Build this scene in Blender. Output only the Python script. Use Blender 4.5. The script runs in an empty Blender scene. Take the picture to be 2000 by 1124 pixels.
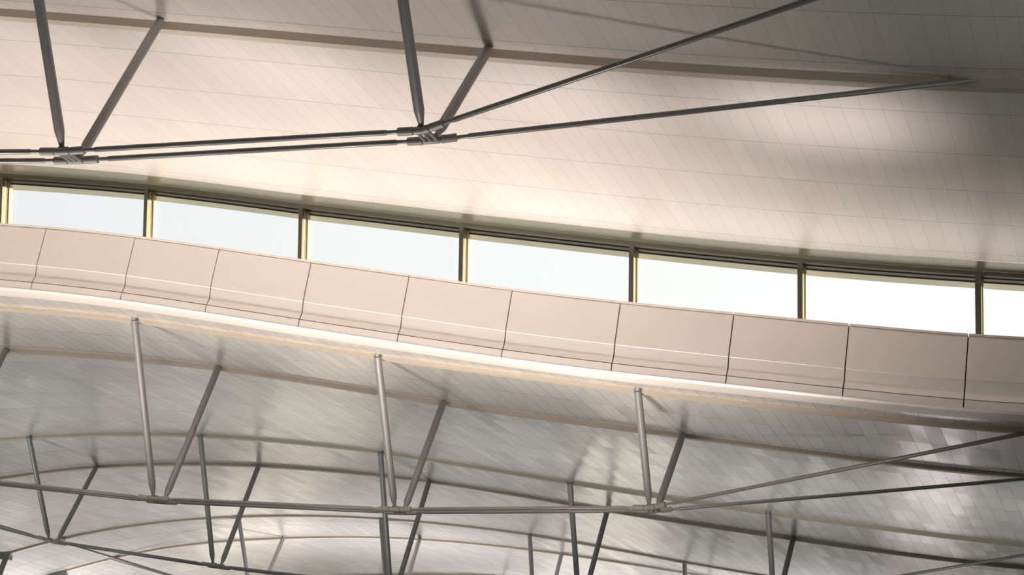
import bpy, bmesh, math, random
import numpy as np
from mathutils import Vector, Matrix

# ------------------------------------------------------------------ camera, sky, sun, lights, exposure
CAM_Z = 1.6
F_PX, YAW, PITCH, ROLL = 4177.476, 0.302450688, 0.232987148, 0.104302626
scene = bpy.context.scene
C = scene.collection
scene.view_settings.view_transform = 'Standard'
scene.view_settings.look = 'None'
scene.view_settings.exposure = 0.15
scene.view_settings.gamma = 1.0
scene.view_settings.use_curve_mapping = False

fwd = Vector((-math.sin(YAW) * math.cos(PITCH), math.cos(YAW) * math.cos(PITCH), math.sin(PITCH)))
rt0 = Vector((math.cos(YAW), math.sin(YAW), 0))
up0 = rt0.cross(fwd)
rt = rt0 * math.cos(ROLL) + up0 * math.sin(ROLL)
up = -rt0 * math.sin(ROLL) + up0 * math.cos(ROLL)
cam_data = bpy.data.cameras.new('camera')
cam_data.sensor_fit = 'HORIZONTAL'
cam_data.sensor_width = 36.0
cam_data.lens = F_PX / 2000 * 36.0
cam_data.clip_end = 600
cam = bpy.data.objects.new('camera', cam_data)
C.objects.link(cam)
m = Matrix((rt, up, -fwd)).transposed().to_4x4()
m.translation = Vector((0, 0, CAM_Z))
cam.matrix_world = m
scene.camera = cam

world = bpy.data.worlds.new('sky')
scene.world = world
world.use_nodes = True
wn, wl = world.node_tree.nodes, world.node_tree.links
wn.clear()
w_out = wn.new('ShaderNodeOutputWorld')
w_bg = wn.new('ShaderNodeBackground')
w_tc = wn.new('ShaderNodeTexCoord')
w_map = wn.new('ShaderNodeMapping')
w_map.inputs['Scale'].default_value = (1.2, 1.2, 7.0)
w_noise = wn.new('ShaderNodeTexNoise')
w_noise.inputs['Scale'].default_value = 2.6
w_noise.inputs['Detail'].default_value = 4
w_sep = wn.new('ShaderNodeSeparateXYZ')
w_mr = wn.new('ShaderNodeMapRange')           # thin overcast: blue-grey to the left, warm white towards the sun
w_mr.inputs['From Min'].default_value = -0.50
w_mr.inputs['From Max'].default_value = -0.06
w_add = wn.new('ShaderNodeMath'); w_add.operation = 'MULTIPLY_ADD'
w_add.inputs[1].default_value = 0.35
w_ramp = wn.new('ShaderNodeValToRGB')
w_ramp.color_ramp.elements[0].position = 0.12
w_ramp.color_ramp.elements[0].color = (0.80, 0.805, 0.82, 1)
w_ramp.color_ramp.elements[1].position = 1.0
w_ramp.color_ramp.elements[1].color = (0.94, 0.935, 0.91, 1)
e = w_ramp.color_ramp.elements.new(0.55)
e.color = (0.86, 0.87, 0.865, 1)
wl.new(w_tc.outputs['Generated'], w_map.inputs['Vector'])
wl.new(w_map.outputs['Vector'], w_noise.inputs['Vector'])
wl.new(w_tc.outputs['Generated'], w_sep.inputs['Vector'])
wl.new(w_sep.outputs['X'], w_mr.inputs['Value'])
wl.new(w_noise.outputs['Fac'], w_add.inputs[0])
wl.new(w_mr.outputs['Result'], w_add.inputs[2])
wl.new(w_add.outputs[0], w_ramp.inputs['Fac'])
wl.new(w_ramp.outputs['Color'], w_bg.inputs['Color'])
w_bg.inputs['Strength'].default_value = 1.1
wl.new(w_bg.outputs['Background'], w_out.inputs['Surface'])

def lamp(name, kind, loc, direction, energy, color, **kw):
    d = bpy.data.lights.new(name, kind)
    d.energy = energy; d.color = color
    for k, v in kw.items(): setattr(d, k, v)
    o = bpy.data.objects.new(name, d)
    o.location = loc
    o.rotation_euler = Vector(direction).to_track_quat('-Z', 'Y').to_euler()
    C.objects.link(o)
    return o

lamp('low_sun', 'SUN', (30, 120, 40), (-0.62, -0.78, -0.13), 5.0, (1.0, 0.80, 0.50), angle=0.03)
WARM = (1.0, 0.885, 0.81)
COOL = (0.93, 0.97, 1.0)
# uplights of the hall: floods below the clerestory and a row of narrow spots making the pools on the high ceiling
FLOOD = [(-30, 32, 2500), (-22.5, 32, 3100), (-16, 32, 3100), (-10, 32, 3500)]
for (x, y, pw) in FLOOD:
    lamp('flood_uplight', 'SPOT', (x, y, 1.4), (0.0, 0.28, 1), pw, WARM, spot_size=math.radians(96), spot_blend=1.0, shadow_soft_size=0.5)
for (x, y, pw) in [(-24, 26, 1500), (-17, 26, 1900), (-10.5, 26, 1500)]:
    lamp('ceiling_uplight', 'SPOT', (x, y, 1.4), (0.0, 0.0, 1), pw, (1.0, 0.90, 0.84), spot_size=math.radians(84), spot_blend=1.0, shadow_soft_size=0.5)
for (x, y, pw) in [(-26, 36.8, 500), (-20.5, 36.8, 700), (-15, 36.8, 700), (-9.5, 36.8, 700)]:
    lamp('edge_fill_spot', 'SPOT', (x, y, 1.4), (0.0, 0.0, 1), pw, WARM, spot_size=math.radians(56), spot_blend=1.0, shadow_soft_size=0.4)  # added spots that brighten the lower ceiling just behind the nosing
for (x, y, pw) in [(-17.6, 28.4, 1300), (-13.2, 28.3, 1700), (-8.8, 28.8, 1900), (-4.7, 29.0, 3600), (-15.9, 35.2, 1000), (-9.9, 35.6, 1300), (-6.0, 35.4, 900), (-3.2, 35.0, 900)]:
    lamp('pool_uplight', 'SPOT', (x, y, 1.4), (0.0, 0.0, 1), pw, (1.0, 0.90, 0.88), spot_size=math.radians(24), spot_blend=1.0, shadow_soft_size=0.9)
GREEN = (0.98, 1.0, 0.95)
LILAC = (1.0, 0.95, 0.97)
for (x, y, pw, col) in [(-31, 48, 1500, GREEN), (-20, 48, 1250, GREEN), (-9, 48, 1200, GREEN), (1, 46, 700, (0.9, 1.0, 0.99)), (3, 20, 1000, (0.88, 1.0, 0.98)),
                        (-39, 71.6, 5200, LILAC), (-26, 71.6, 4600, LILAC), (-11, 71.6, 3600, COOL), (-33, 60.5, 1200, LILAC), (-20, 60.5, 1000, LILAC),
                        (-40, 88, 8000, LILAC), (-22, 88, 9500, LILAC), (-8, 88, 5500, LILAC), (-30, 102, 6000, COOL)]:
    lamp('hall_fill_spot', 'SPOT', (x, y, 1.4), (0.0, 0.0, 1), pw, col, spot_size=math.radians(125), spot_blend=1.0, shadow_soft_size=0.6)  # added broad fill lifting the lower bays and the right side, not hall fixtures

lamp('streak_light', 'AREA', (-7.6, 72, 3.0), (0.06, -1, 0.22), 40, (1.0, 0.86, 0.90), shape='RECTANGLE', size=2.2, size_y=2.6)  # area lamps added for the reflected streaks on the lower ceiling, no shops there
lamp('streak_light', 'AREA', (-38, 90, 3.0), (0.3, -1, 0.22), 50, (1.0, 0.88, 0.72), shape='RECTANGLE', size=4, size_y=3)
lamp('streak_light', 'AREA', (-27, 104, 3.0), (0.2, -1, 0.12), 90, (1.0, 0.88, 0.72), shape='RECTANGLE', size=5, size_y=3)

# ------------------------------------------------------------------ roof shape
XC = -19.427993
U = [-0.84625, -0.9648, 0.65906, 0.0]
L = [-0.96948, -1.04381, 0.772918, 0.0186]
ZU0, ZL0 = 10.96962 + CAM_Z, 8.38222 + CAM_Z
PAIR, S = 4.208438, 14.75596
YA1 = 27.0
YA0 = YA1 - PAIR
def near_y(n): return YA0 + n * S
def far_y(n): return YA1 + n * S
LEG = [0.0, 5.2, 10.3]
TIE, COL = 17.07, 18.92
def poly(c, u): return c[0] * u + c[1] * u * u + c[2] * u ** 3 + c[3] * u ** 4
CORR = [   # fine shape of each ring of the lower vault: y, then (dx, dz) knots
    (36.15, [(-20, .10), (-2, .14), (0, .12), (2, .06), (4, .01), (6, -.01), (8, -.03), (10, -.01), (12.2, .03), (14.3, .03), (16.4, 0), (25, 0)]),
    (near_y(1), [(-20, .05), (0, .08), (2.6, .0), (5.2, -.04), (7.9, 0), (10.4, .023), (14, .05), (17.2, .01), (25, 0)]),
    (far_y(1), [(-20, .02), (0, .024), (2.6, -.04), (5.2, -.09), (7.8, -.06), (10.35, -.02), (13, -.03), (17, -.09), (25, -.1)]),
    (near_y(2), [(-20, 0), (-10.3, .02), (-5.2, .09), (-.07, .09), (2.2, .035), (5.1, 0), (10.3, .02), (13.5, .045), (16.5, 0), (25, 0)]),
    (far_y(2), [(-20, -.17), (-13.5, -.16), (-10.4, -.07), (-5.2, 0), (0, .017), (5.1, -.067), (10.3, -.02), (25, -.02)]),
    (near_y(3), [(-20, .06), (-16, .09), (-10, .04), (-5, .04), (0, .03), (5, -.1), (25, -.1)]),
    (far_y(3), [(-20, -.03), (-15, 0), (-10.4, -.1), (-5.2, -.05), (0, -.036), (25, -.04)]),
]
_gx = np.linspace(-27, 27, 217)
_tab = []
for yv, kn in CORR:
    a = np.interp(_gx, [k[0] for k in kn], [k[1] for k in kn])
    ker = np.exp(-0.5 * (np.arange(-8, 9) / 3.5) ** 2); ker /= ker.sum()
    a = np.convolve(np.pad(a, 8, mode='edge'), ker, mode='valid')
    _tab.append((yv, a))
_ku = ([-25, -3.1, 0.15, 3.4, 6.8, 10.1, 13.2, 16.4, 25], [.13, .125, .085, -.012, -.035, -.03, -.022, .0, 0])
def zu(x, y=0.0):
    w = min(1.0, max(0.0, (y - 29.5) / 6.5)); w = w * w * (3 - 2 * w)
    return ZU0 + poly(U, (x - XC) / 15.0) + 0.015 + w * float(np.interp(x - XC, *_ku))
def zl(x, y):
    dx = x - XC
    b = ZL0 + poly(L, dx / 15.0)
    ys = [t[0] for t in _tab]
    v = [float(np.interp(dx, _gx, t[1])) for t in _tab]
    return b + float(np.interp(y, ys, v))

# ------------------------------------------------------------------ helpers
def obj(name, bm_, mat, parent=None, smooth=False, kind=None, label=None):
    me = bpy.data.meshes.new(name)
    bmesh.ops.recalc_face_normals(bm_, faces=bm_.faces)
    bm_.to_mesh(me); bm_.free()
    if mat: me.materials.append(mat)
    if smooth:
        for p_ in me.polygons: p_.use_smooth = True
        try: me.set_sharp_from_angle(angle=math.radians(35))
        except Exception: pass
    o = bpy.data.objects.new(name, me)
    C.objects.link(o)
    if parent: o.parent = parent
    if kind: o['kind'] = kind
    if label: o['label'] = label
    return o
def empty(name, loc=(0, 0, 0), kind=None, label=None, cat=None, group=None):
    o = bpy.data.objects.new(name, None)
    o.location = loc; C.objects.link(o)
    o.empty_display_size = 0.3
    if kind: o['kind'] = kind
    if label: o['label'] = label
    if cat: o['category'] = cat
    if group: o['group'] = group
    return o
def tube(bm_, pts, radii, seg=20, cap=True):
    """tube through points with a radius at each point"""
    pts = [Vector(p) for p in pts]
    rings = []
    for i, p in enumerate(pts):
        if i == 0: t = pts[1] - pts[0]
        elif i == len(pts) - 1: t = pts[-1] - pts[-2]
        else: t = (pts[i + 1] - pts[i]).normalized() + (pts[i] - pts[i - 1]).normalized()
        t.normalize()
        a = Vector((0, 1, 0)) if abs(t.y) < 0.9 else Vector((1, 0, 0))
        n1 = t.cross(a).normalized(); n2 = t.cross(n1).normalized()
        rings.append([bm_.verts.new(p + (n1 * math.cos(2 * math.pi * k / seg) + n2 * math.sin(2 * math.pi * k / seg)) * radii[i]) for k in range(seg)])
    for a, b in zip(rings[:-1], rings[1:]):
        for k in range(seg):
            bm_.faces.new((a[k], a[(k + 1) % seg], b[(k + 1) % seg], b[k]))
    if cap:
        bm_.faces.new(rings[0]); bm_.faces.new(rings[-1])
def box(bm_, x0, x1, y0, y1, z0, z1):
    v = [bm_.verts.new(c) for c in ((x0, y0, z0), (x1, y0, z0), (x1, y1, z0), (x0, y1, z0), (x0, y0, z1), (x1, y0, z1), (x1, y1, z1), (x0, y1, z1))]
    for f in ((0, 3, 2, 1), (4, 5, 6, 7), (0, 1, 5, 4), (1, 2, 6, 5), (2, 3, 7, 6), (3, 0, 4, 7)):
        bm_.faces.new([v[i] for i in f])
def sweep(bm_, xs, section, zf, closed=True):
    """sweep a (y, dz) section along x; zf(x) is the height the section rides on"""
    rows = []
    for x in xs:
        z = zf(x)
        rows.append([bm_.verts.new((x, y, z + dz)) for (y, dz) in section])
    n = len(section)
    for a, b in zip(rows[:-1], rows[1:]):
        for k in range(n if closed else n - 1):
            bm_.faces.new((a[k], a[(k + 1) % n], b[(k + 1) % n], b[k]))
    if closed:
        bm_.faces.new(rows[0]); bm_.faces.new(rows[-1])
def xr(a, b, step=0.5):
    n = max(1, int(math.ceil((b - a) / step)))
    return [a + (b - a) * i / n for i in range(n + 1)]

# ------------------------------------------------------------------ materials
def mat(name, color, rough=0.5, metal=0.0, bump=0.0, bscale=40.0, spec=0.5, vary=0.0):
    m_ = bpy.data.materials.new(name); m_.use_nodes = True
    nt = m_.node_tree; b = nt.nodes['Principled BSDF']
    b.inputs['Base Color'].default_value = (*color, 1)
    b.inputs['Roughness'].default_value = rough
    b.inputs['Metallic'].default_value = metal
    b.inputs['Specular IOR Level'].default_value = spec
    tc = nt.nodes.new('ShaderNodeTexCoord')
    ns = nt.nodes.new('ShaderNodeTexNoise'); ns.inputs['Scale'].default_value = bscale; ns.inputs['Detail'].default_value = 3
    nt.links.new(tc.outputs['Object'], ns.inputs['Vector'])
    if vary:
        mx = nt.nodes.new('ShaderNodeMix'); mx.data_type = 'RGBA'
        mx.inputs['A'].default_value = (*[c * (1 - vary) for c in color], 1)
        mx.inputs['B'].default_value = (*[min(1, c * (1 + vary)) for c in color], 1)
        nt.links.new(ns.outputs['Fac'], mx.inputs['Factor']); nt.links.new(mx.outputs['Result'], b.inputs['Base Color'])
    if bump:
        bp = nt.nodes.new('ShaderNodeBump'); bp.inputs['Strength'].default_value = bump; bp.inputs['Distance'].default_value = 0.01
        nt.links.new(ns.outputs['Fac'], bp.inputs['Height']); nt.links.new(bp.outputs['Normal'], b.inputs['Normal'])
    return m_

def panel_mat(name, color, rough, metal, px, py, y0, tilt, seam=0.45, xw=0.45, tone=0.05):
    """metal ceiling planks: butt joints across, long joints along the arch, each plank a hair out of level"""
    m_ = bpy.data.materials.new(name); m_.use_nodes = True
    nt = m_.node_tree; N = nt.nodes; K = nt.links; b = N['Principled BSDF']
    def mth(op, a, c=None, d=None):
        n = N.new('ShaderNodeMath'); n.operation = op
        for i, v in enumerate((a, c, d)):
            if v is None: continue
            if isinstance(v, (int, float)): n.inputs[i].default_value = v
            else: K.new(v, n.inputs[i])
        return n.outputs[0]
    tc = N.new('ShaderNodeTexCoord'); sp = N.new('ShaderNodeSeparateXYZ')
    K.new(tc.outputs['Object'], sp.inputs['Vector'])
    u = mth('DIVIDE', sp.outputs['X'], px)
    v = mth('DIVIDE', mth('SUBTRACT', sp.outputs['Y'], y0), py)
    fu, fv = mth('FRACT', u), mth('FRACT', v)
    du = mth('MULTIPLY', mth('MINIMUM', fu, mth('SUBTRACT', 1.0, fu)), px)    # metres to nearest joint
    dv = mth('MULTIPLY', mth('MINIMUM', fv, mth('SUBTRACT', 1.0, fv)), py)
    def line(d, w):
        n = N.new('ShaderNodeMapRange'); n.interpolation_type = 'SMOOTHSTEP'
        n.inputs['From Min'].default_value = w * 0.3; n.inputs['From Max'].default_value = w
        n.inputs['To Min'].default_value = 1.0; n.inputs['To Max'].default_value = 0.0
        K.new(d, n.inputs['Value']); return n.outputs['Result']
    lu, lv = line(du, 0.0075), line(dv, 0.016)
    ln = mth('MAXIMUM', mth('MULTIPLY', lu, xw), lv)
    cx = N.new('ShaderNodeCombineXYZ')
    K.new(mth('FLOOR', u), cx.inputs[0]); K.new(mth('FLOOR', v), cx.inputs[1])
    wn_ = N.new('ShaderNodeTexWhiteNoise'); wn_.noise_dimensions = '3D'
    K.new(cx.outputs[0], wn_.inputs['Vector'])
    # long soft waviness of the sheets
    ns = N.new('ShaderNodeTexNoise'); ns.inputs['Scale'].default_value = 1.3; ns.inputs['Detail'].default_value = 2
    mp = N.new('ShaderNodeMapping'); mp.inputs['Scale'].default_value = (1.6, 0.5, 1)
    K.new(tc.outputs['Object'], mp.inputs['Vector']); K.new(mp.outputs['Vector'], ns.inputs['Vector'])
    def vm(op, a, c):
        n = N.new('ShaderNodeVectorMath'); n.operation = op
        for i, v_ in enumerate((a, c)):
            if isinstance(v_, tuple): n.inputs[i].default_value = v_
            else: K.new(v_, n.inputs[i])
        return n.outputs[0]
    t1 = vm('MULTIPLY', vm('SUBTRACT', wn_.outputs['Color'], (0.5, 0.5, 0.5)), (tilt, tilt, 0))
    t2 = vm('MULTIPLY', vm('SUBTRACT', ns.outputs['Color'], (0.5, 0.5, 0.5)), (tilt * 2.2, tilt * 1.6, 0))
    # little V groove at each cross joint
    sgn = mth('SIGN', mth('SUBTRACT', fu, 0.5))
    gx = N.new('ShaderNodeCombineXYZ'); K.new(mth('MULTIPLY', mth('MULTIPLY', line(du, 0.016), sgn), 0.055), gx.inputs[0])
    geo = N.new('ShaderNodeNewGeometry')
    nn = vm('ADD', vm('ADD', vm('ADD', geo.outputs['Normal'], t1), t2), gx.outputs[0])
    nz = N.new('ShaderNodeVectorMath'); nz.operation = 'NORMALIZE'; K.new(nn, nz.inputs[0])
    K.new(nz.outputs[0], b.inputs['Normal'])
    # tone: tiny per-plank difference of the coating
    val = mth('MULTIPLY_ADD', wn_.outputs['Value'], tone, 1.0 - tone / 2)
    val = mth('MULTIPLY', val, mth('SUBTRACT', 1.0, mth('MULTIPLY', ln, seam)))
    mx = vm('SCALE', (0, 0, 0), (0, 0, 0))
    sc = N.new('ShaderNodeVectorMath'); sc.operation = 'SCALE'
    sc.inputs[0].default_value = color; K.new(val, sc.inputs['Scale'])
    K.new(sc.outputs[0], b.inputs['Base Color'])
    b.inputs['Roughness'].default_value = rough
    b.inputs['Metallic'].default_value = metal
    return m_

M_CEIL_U = panel_mat('satin_ceiling_planks', (0.80, 0.75, 0.70), 0.38, 0.3, 0.29, 1.84, 28.47, 0.012, xw=0.42)
M_CEIL_L = panel_mat('satin_ceiling_planks_far', (0.80, 0.775, 0.74), 0.26, 0.45, 0.305, 1.84, 39.6, 0.05, seam=0.65, xw=0.85, tone=0.12)
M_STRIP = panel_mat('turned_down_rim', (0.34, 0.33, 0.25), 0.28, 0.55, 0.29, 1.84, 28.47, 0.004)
M_FASCIA = mat('painted_fascia_panel', (0.87, 0.82, 0.77), 0.42, 0.2, vary=0.015, bscale=3)
M_BULL = mat('fascia_roll', (0.80, 0.75, 0.69), 0.42, 0.15)
M_DARK = mat('dark_joint', (0.02, 0.02, 0.02), 0.8)
M_BEAM = mat('arch_beam_paint', (0.56, 0.49, 0.40), 0.6, 0.0, vary=0.05, bscale=2)
M_STEEL = mat('strut_paint', (0.31, 0.305, 0.30), 0.42, 0.15, vary=0.06, bscale=6)
M_ROD = mat('tie_rod_paint', (0.31, 0.305, 0.30), 0.36, 0.25, vary=0.05, bscale=6)
M_CLAMP = mat('cast_clamp', (0.36, 0.36, 0.34), 0.5, 0.2, bump=0.2, bscale=60, vary=0.1)
M_FRAME = mat('anodised_window_frame', (0.20, 0.19, 0.15), 0.38, 0.35, vary=0.04, bscale=5)
M_JAMB = mat('pale_window_jamb', (0.74, 0.64, 0.48), 0.4, 0.1)
M_GASKET = mat('black_gasket', (0.015, 0.02, 0.02), 0.6)
M_SOFFIT = mat('outer_eave_soffit', (0.78, 0.76, 0.66), 0.6)
M_FLOOR = mat('hall_floor', (0.11, 0.112, 0.108), 0.45, vary=0.05, bscale=0.5)
M_WALL = mat('hall_wall', (0.14, 0.145, 0.14), 0.6, vary=0.05, bscale=0.5)
M_COLUMN = mat('column_steel', (0.29, 0.335, 0.31), 0.45, 0.2)

def glass_mat():
    m_ = bpy.data.materials.new('clerestory_glass'); m_.use_nodes = True
    nt = m_.node_tree; nt.nodes.clear()
    o = nt.nodes.new('ShaderNodeOutputMaterial'); mx = nt.nodes.new('ShaderNodeMixShader')
    tr = nt.nodes.new('ShaderNodeBsdfTransparent'); tr.inputs['Color'].default_value = (0.97, 0.985, 0.98, 1)
    gl = nt.nodes.new('ShaderNodeBsdfGlossy'); gl.inputs['Roughness'].default_value = 0.02
    fr = nt.nodes.new('ShaderNodeFresnel'); fr.inputs['IOR'].default_value = 1.45
    nt.links.new(fr.outputs[0], mx.inputs['Fac']); nt.links.new(tr.outputs[0], mx.inputs[1]); nt.links.new(gl.outputs[0], mx.inputs[2])
    nt.links.new(mx.outputs[0], o.inputs['Surface'])
    return m_
M_GLASS = glass_mat()

# ------------------------------------------------------------------ ceilings (setting)
X0, X1 = XC - 25.5, XC + 24.5
def vault(name, ys, zf, mt, thick):
    b = bmesh.new()
    xs = xr(X0, X1, 0.5)
    g = [[b.verts.new((x, y, zf(x, y))) for x in xs] for y in ys]
    h = [[b.verts.new((x, y, zf(x, y) + thick)) for x in xs] for y in ys]
    for j in range(len(ys) - 1):
        for i in range(len(xs) - 1):
            b.faces.new((g[j][i], g[j + 1][i], g[j + 1][i + 1], g[j][i + 1]))
            b.faces.new((h[j][i], h[j][i + 1], h[j + 1][i + 1], h[j + 1][i]))
    for j in (0, len(ys) - 1):
        for i in range(len(xs) - 1):
            b.faces.new((g[j][i], g[j][i + 1], h[j][i + 1], h[j][i]))
    for i in (0, len(xs) - 1):
        for j in range(len(ys) - 1):
            b.faces.new((g[j][i], g[j + 1][i], h[j + 1][i], h[j][i]))
    return obj(name, b, mt, smooth=True, kind='structure')

Y_SILL, Y_E1, Y_E2 = 36.45, 36.27, 36.90
def zu_edge(x, y):        # upper ceiling with its turned-down rim in front of the glazing
    z = zu(x, y)
    if y > Y_E1: z -= 0.02 * (y - Y_E1) / (Y_E2 - Y_E1)
    return z
upper = vault('ceiling', [-8, -2, 4, 10, 16, 20, 23, 25, 27, 29, 31, 33, 35, Y_E1], zu_edge, M_CEIL_U, 0.30)
upper['label'] = 'high vaulted ceiling of satin metal planks nearest the camera'
b = bmesh.new()
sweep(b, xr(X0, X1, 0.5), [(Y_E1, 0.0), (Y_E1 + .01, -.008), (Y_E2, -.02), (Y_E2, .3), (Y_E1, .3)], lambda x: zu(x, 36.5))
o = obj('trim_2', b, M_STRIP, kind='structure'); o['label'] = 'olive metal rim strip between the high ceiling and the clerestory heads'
YB0 = 36.70
ylow = [YB0, 37.0, near_y(1)] + [near_y(1) + (far_y(1) - near_y(1)) * k / 3 for k in (1, 2)] + [far_y(1)]
for n in (1, 2):
    a, b_ = far_y(n), near_y(n + 1)
    ylow += [a + (b_ - a) * k / 5 for k in (1, 2, 3, 4)] + [b_]
    ylow += [near_y(n + 1) + PAIR * k / 3 for k in (1, 2, 3)]
ylow += [75, 81, 88, 96, 105, 116]
lower = vault('ceiling.001', ylow, zl, M_CEIL_L, 0.30)
lower['label'] = 'lower vaulted plank ceiling beyond the clerestory, running into the distance'

# ------------------------------------------------------------------ clerestory upstand with its cladding panels
JX = [-27.1, -25.1, -23.07, -21.08, -19.12, -17.31, -15.38, -13.39, -11.36, -9.30, -7.22, -5.17, -3.12, -1.1, 0.9, 2.9]
wall = empty('wall_far', (0, 36.4, 0), kind='structure', label='curved clad upstand below the clerestory windows')
def zlip(x): return zl(x, 36.15)
GAP = 0.011
def lean(x): return 0.0
def par(o, p_):
    o.parent = p_; o.matrix_parent_inverse = Matrix.Translation(-Vector(p_.location))
    return o
def fascia_piece(name, a, b_, section, mt, label=None):
    b = bmesh.new(); sweep(b, xr(a, b_, 0.35), section, zlip)
    return par(obj(name, b, mt, smooth=True, label=label), wall)
T = 0.04
for a, b_ in zip(JX[:-1], JX[1:]):
    a_, c_ = a + GAP, b_ - GAP
    # main face: from the crease up to the folded top lip
    fascia_piece('fascia_panel', a_, c_, [(36.285, 0.545), (36.43, 1.325), (36.455, 1.328), (36.455, 1.345), (36.405, 1.348), (36.40, 1.378), (36.80, 1.39), (36.80, 1.34), (36.49, 1.32), (36.34, 0.545)], M_FASCIA)
    # middle band: proud crease, face, undercut foot
    fascia_piece('fascia_band', a_, c_, [(36.285, 0.546), (36.297, 0.536), (36.305, 0.33), (36.285, 0.295), (36.225, 0.192), (36.34, 0.192), (36.34, 0.546)], M_FASCIA)
    # bottom band
    fascia_piece('fascia_base', a_, c_, [(36.215, 0.178), (36.20, 0.02), (36.22, -0.012), (36.26, 0.0), (36.26, 0.178)], M_FASCIA)
b = bmesh.new()      # rolled nosing between fascia and ceiling
sec = []
for k in range(13):
    t = math.radians(180 + 90 * k / 12)
    sec.append((36.62 + 0.425 * math.cos(t), 0.035 + 0.075 * math.sin(t)))
sec += [(36.80, -0.02), (36.80, 0.06), (36.36, 0.08)]
sweep(b, xr(JX[0], JX[-1], 0.35), sec, zlip)
par(obj('nosing', b, M_BULL, smooth=True), wall)
b = bmesh.new()      # dark backing seen only in the open joints
sweep(b, xr(JX[0], JX[-1], 0.5), [(36.36, 0.08), (36.30, 0.185), (36.36, 0.3), (36.50, 1.33), (36.62, 1.33), (36.62, 0.08)], zlip)
par(obj('joint_backing', b, M_DARK, smooth=False), wall)

# ------------------------------------------------------------------ clerestory windows
MX = [-29.1, -25.85, -22.56, -19.296, -15.947, -12.641, -9.322, -6.193, -3.055, 0.1, 3.3]
MSH, MLEAN, MWID = 0.08, 0.20, [.085, .08, .071, .074, .08, .084, .088, .093, .10, .1, .1]
YF, YG = 36.91, 37.24
def zhead(x): return zu(x, 36.9) - 0.02
def zsill(x): return zl(x, 36.15) + 1.20
MW = 0.085
def lbox(bm_, x0, x1, y0, y1, z0, z1):
    '''box whose foot sits a little farther out: the glazing leans in at the head'''
    h = (z1 - z0)
    v = [bm_.verts.new(c) for c in ((x0 + MSH, y0 + MLEAN, z0), (x1 + MSH, y0 + MLEAN, z0), (x1 + MSH, y1 + MLEAN, z0), (x0 + MSH, y1 + MLEAN, z0), (x0, y0, z1), (x1, y0, z1), (x1, y1, z1), (x0, y1, z1))]
    for f in ((0, 3, 2, 1), (4, 5, 6, 7), (0, 1, 5, 4), (1, 2, 6, 5), (2, 3, 7, 6), (3, 0, 4, 7)):
        bm_.faces.new([v[i] for i in f])
def winframe(idx, a, b_):
    w = empty('window_%d' % idx, ((a + b_) / 2, YG, zsill((a + b_) / 2)), kind='structure', label=None)
    W = lambda o: par(o, w)
    MW = MWID[idx - 1]
    xs = xr(a + MW / 2, b_ - MW / 2, 0.4)
    bb = bmesh.new()   # stepped head
    sweep(bb, xs, [(YF, 0.0), (YF, -0.070), (YF + .012, -0.075), (YF + .012, -0.082), (YF + 0.14, -0.085), (YF + 0.14, 0.0)], zhead)
    sweep(bb, xs, [(YF + .14, 0.0), (YF + .14, -0.105), (YG - 0.03, -0.115), (YG - .03, 0.0)], zhead)
    W(obj('window_head', bb, M_FRAME))
    bb = bmesh.new()
    sweep(bb, xs, [(YG - .03, 0), (YG - .03, -0.125), (YG + .02, -0.128), (YG + .02, 0)], zhead)
    W(obj('gasket', bb, M_GASKET))
    # mullion on the left side of this bay, and its pale jamb with the two glazing beads
    bb = bmesh.new()
    x, z0_, z1_ = a, zsill(a) - .1, zhead(a)
    lbox(bb, x - MW / 2, x + MW / 2, YF - 0.01, YF + 0.10, z0_, z1_)
    W(obj('mullion', bb, M_FRAME))
    bb = bmesh.new()
    lbox(bb, x - MW / 2 + .004, x + MW / 2 - .004, YF + 0.10, YF + 0.24, z0_, z1_ - .01)
    lbox(bb, x - MW / 2 - .022, x + MW / 2 + .022, YF + 0.24, YG + .05, z0_, z1_ - .01)
    W(obj('jamb', bb, M_JAMB))
    bb = bmesh.new()
    lbox(bb, x - MW / 2 - .003, x + MW / 2 + .003, YF + 0.17, YF + 0.20, z0_, z1_ - .05)
    W(obj('glazing_bead', bb, M_FRAME))
    # sill
    bb = bmesh.new(); sweep(bb, xs, [(YF - .1, 0.0), (YF - .1, 0.05), (YG + .3, 0.06), (YG + .3, 0.0)], zsill)
    W(obj('window_sill', bb, M_FRAME))
    # glass
    bb = bmesh.new(); sweep_z(bb, xs)
    W(obj('pane', bb, M_GLASS))
def sweep_z(bb, xs):
    lo = [bb.verts.new((x, YG + MLEAN, zsill(x) + .05)) for x in xs]
    hi = [bb.verts.new((x, YG, zhead(x) - .12)) for x in xs]
    lo2 = [bb.verts.new((x, YG + .012 + MLEAN, zsill(x) + .05)) for x in xs]
    hi2 = [bb.verts.new((x, YG + .012, zhead(x) - .12)) for x in xs]
    for i in range(len(xs) - 1):
        bb.faces.new((lo[i], lo[i + 1], hi[i + 1], hi[i])); bb.faces.new((lo2[i], hi2[i], hi2[i + 1], lo2[i + 1]))
for k, (a, b_) in enumerate(zip(MX[:-1], MX[1:])):
    winframe(k + 1, a, b_)
b = bmesh.new()
sweep(b, xr(X0, X1, 0.5), [(YG + .03, -0.14), (37.66, -0.15), (37.66, 0.30), (YG + .03, 0.30)], lambda x: zu(x, 37))
ev = obj('trim_1', b, M_SOFFIT, smooth=False, kind='structure'); ev['label'] = 'pale roof overhang seen through the top of the clerestory glass'

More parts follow.
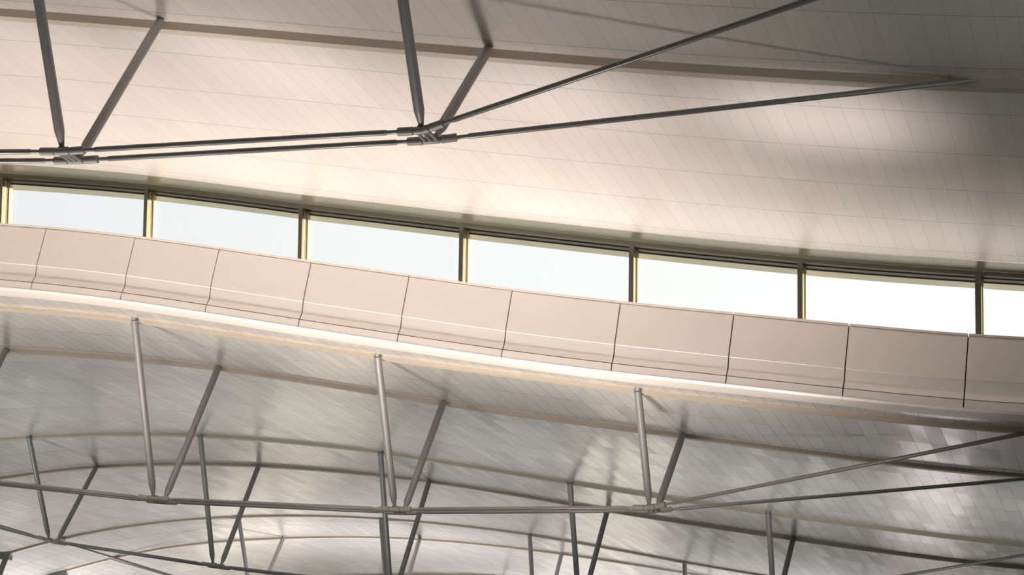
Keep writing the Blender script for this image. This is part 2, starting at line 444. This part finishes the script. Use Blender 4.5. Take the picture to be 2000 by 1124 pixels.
# ------------------------------------------------------------------ trusses
NODE_DZ = {0: -3.24, 1: -3.14, 2: -2.79}
def truss(n, label, idx_nodes=(-2, -1, 0, 1, 2)):
    Yn, Yf = near_y(n), far_y(n)
    ym = (Yn + Yf) / 2
    zt = zu if n == 0 else zl
    ztop0 = ZU0 if n == 0 else ZL0
    root = empty('roof_truss', (XC, ym, ztop0 - 3.2), label=label, cat='roof truss', group=None)
    P = lambda o: par(o, root)
    def P2(o, p_, r=root):
        o.parent = p_; return o
    drop = 0.125 if n == 0 else 0.07
    # arch beams
    for Y_ in (Yn, Yf):
        bb = bmesh.new()
        xs = xr(X0 + .5, X1 - .5, 0.4)
        sweep(bb, xs, [(Y_, 0.02), (Y_, -drop), (Y_ + .20, -drop), (Y_ + .20, 0.02)], lambda x: zt(x, Y_))
        P(obj('arch_beam', bb, M_BEAM, smooth=False))
    # node positions of near and far rods
    YN, YFR = ym - 0.2, ym + 0.2
    def node(i, far):
        s = (i > 0) - (i < 0)
        dx = s * LEG[abs(i)]
        x = XC + dx + (0.0 if not far else 0.0)
        z = ztop0 + NODE_DZ[abs(i)] + (0.0 if i >= 0 else 0.10)
        return Vector((x, YFR if far else YN, z))
    ends = {}
    for far in (False, True):
        pts = [node(i, far) for i in (-2, -1, 0, 1, 2)]
        Ye = (Yf if far else Yn) - 0.03
        eL = Vector((XC - TIE, Ye, zt(XC - TIE, Ye) - 0.03)); tr_ = TIE + (0.0 if n == 0 else 0.42); eR = Vector((XC + tr_, Ye, zt(XC + tr_, Ye) - 0.03))
        chain = [eL] + pts + [eR]
        for k in range(6):
            a, c = chain[k], chain[k + 1]
            d = (c - a).normalized(); ln = (c - a).length
            ga = 0.27 if k > 0 else 0.0; gc = 0.27 if k < 5 else 0.0
            r = 0.037; r2 = 0.027
            qa, qc = a + d * ga, c - d * gc
            pp, rr = [], []
            if k > 0: pp += [qa, qa + d * 0.20, qa + d * 0.22]; rr += [r2, r2, r]
            else: pp += [qa, qa + d * .35]; rr += [r * .8, r]
            if k < 5: pp += [qc - d * 0.22, qc - d * 0.20, qc]; rr += [r, r2, r2]
            else: pp += [qc - d * .35, qc]; rr += [r, r * .8]
            bb = bmesh.new(); tube(bb, pp, rr, 16)
            P(obj('tie_rod', bb, M_ROD, smooth=True))
        ends[far] = chain
        # small fork plates where the tie meets the arch
        for e_ in (eL, eR):
            bb = bmesh.new(); sx = 1 if e_.x < XC else -1
            box(bb, min(e_.x, e_.x + sx * .35), max(e_.x, e_.x + sx * .35), Ye - .06, Ye + .03, e_.z - .02, e_.z + .06)
            P(obj('tie_end_plate', bb, M_BEAM))
    # clamps
    for ii, i in enumerate((-2, -1, 0, 1, 2)):
        body = bmesh.new(); sleeves = []
        for far in (False, True):
            ch = ends[far]; k = ii + 1
            c0 = ch[k]; dl = (ch[k - 1] - c0).normalized(); dr = (ch[k + 1] - c0).normalized()
            tube(body, [c0 + dl * .105, c0, c0 + dr * .105], [.053] * 3, 18)
            for d in (dl, dr):
                tube(body, [c0 + d * .10, c0 + d * .125], [.040, .040], 14)
                bb = bmesh.new(); tube(bb, [c0 + d * .118, c0 + d * .125, c0 + d * .325, c0 + d * .332], [.050, .056, .056, .048], 18)
                sleeves.append(bb)
        n0, n1 = node(i, False), node(i, True)
        for off in (-.085, .0, .085):       # cross ties linking the two ducts
            tube(body, [n0 + Vector((off, 0.03, -.012)), n1 + Vector((off, -0.03, -.012))], [.024, .024], 10)
        box(body, n0.x - .075, n0.x + .075, n0.y + .0, n0.y + .05, n0.z + .02, n0.z + .07)
        box(body, n1.x - .06, n1.x + .09, n1.y - .05, n1.y + .0, n1.z + .02, n1.z + .075)
        bo = P(obj('clamp', body, M_CLAMP, smooth=True))
        for bb in sleeves:
            so = obj('sleeve', bb, M_CLAMP, smooth=True); so.parent = bo
        # struts
        for far in (False, True):
            Ya = (Yf if far else Yn) - 0.075
            s = (i > 0) - (i < 0)
            xt = XC + s * [0.0, 5.2, 10.33][abs(i)]
            top = Vector((xt, Ya, zt(xt, Ya) + 0.0))
            bot = (node(i, True) + Vector((.06, -.02, .05))) if far else (node(i, False) + Vector((-.02, 0.02, .045)))
            d = (bot - top).normalized()
            R_ = 0.0715
            bb = bmesh.new()
            tube(bb, [top + d * .05, top + d * .09, bot - d * .26, bot - d * .24, bot], [R_ * .92, R_, R_, R_ * .97, R_ * .38], 22)
            st = P(obj('strut', bb, M_STEEL, smooth=True))
            bb = bmesh.new(); tube(bb, [top + Vector((0, 0, .02)), top + d * .05], [R_ * .62, R_ * .62], 14)
            hd = obj('strut_head', bb, M_CLAMP, smooth=True, label='darker strut head'); hd.parent = st
    return root

truss(0, 'nearest roof truss, below the high ceiling, with dark struts in front of the clerestory windows')
truss(1, 'second roof truss, pale near struts rising to just under the clad clerestory upstand')
truss(2, 'third roof truss, seen beyond the tie rods of the pale strutted truss')
truss(3, 'fourth roof truss far off, bluish struts showing at the lower edge of the photo')
truss(4, 'farthest roof truss, only its arch line showing at the bottom edge')

# ------------------------------------------------------------------ column heads carrying the fourth truss on the left
def column(Y_, label):
    x = XC - COL
    zt = zl(x, Y_)
    root = empty('roof_column', (x - 0.5, Y_ + .1, 0), label=label, cat='column', group=None)
    bb = bmesh.new(); tube(bb, [(x - 0.5, Y_ + .1, 0), (x - .5, Y_ + .1, zt - 1.9)], [.22, .20], 24)
    par(obj('column_shaft', bb, M_COLUMN, smooth=True), root)
    for dx, nm in ((.02, 'branch'), (-1.4, 'branch')):
        bb = bmesh.new()
        xt = x + dx
        tube(bb, [(x - .5, Y_ + .1, zt - 1.9), (xt - .1 * (1 if dx > 0 else -1), Y_ + .1, zl(xt, Y_) - .28), (xt, Y_ + .1, zl(xt, Y_) - .10)], [.13, .10, .07], 16)
        par(obj(nm, bb, M_COLUMN, smooth=True), root)
    bb = bmesh.new()
    zc = zl(x - .1, Y_) - .085
    box(bb, x - .35, x + .12, Y_ - .02, Y_ + .24, zc - .12, zc + .05)
    par(obj('head_plate', bb, M_COLUMN), root)
column(near_y(3), 'green grey branching column head at the left edge of the photo')
column(far_y(3), 'green grey branching column head at the bottom edge, farther right than its twin')

# ------------------------------------------------------------------ the rest of the hall (below the picture; it is what the metal ceiling mirrors)
b = bmesh.new(); box(b, X0 - 3, X1 + 3, -10, 122, -0.2, 0)
fl = obj('floor', b, M_FLOOR, kind='structure')
b = bmesh.new(); box(b, X1 + .1, X1 + .5, -10, 122, 0, 9)
obj('wall_right', b, M_WALL, kind='structure')
b = bmesh.new(); box(b, X0 - .5, X0 - .1, -10, 34, 0, 7.5); box(b, X0 - .5, X0 - .1, 34, 122, 0, 1.2)
obj('wall_left', b, M_WALL, kind='structure')

b = bmesh.new(); box(b, -400, 400, -300, 500, -0.6, -0.3)
obj('ground', b, mat('apron_concrete', (0.42, 0.41, 0.43), 0.8), kind='structure')
b = bmesh.new(); box(b, X0 - .5, X1 + .5, -10.6, -10.2, 0, 13)
obj('wall_near', b, M_WALL, kind='structure')
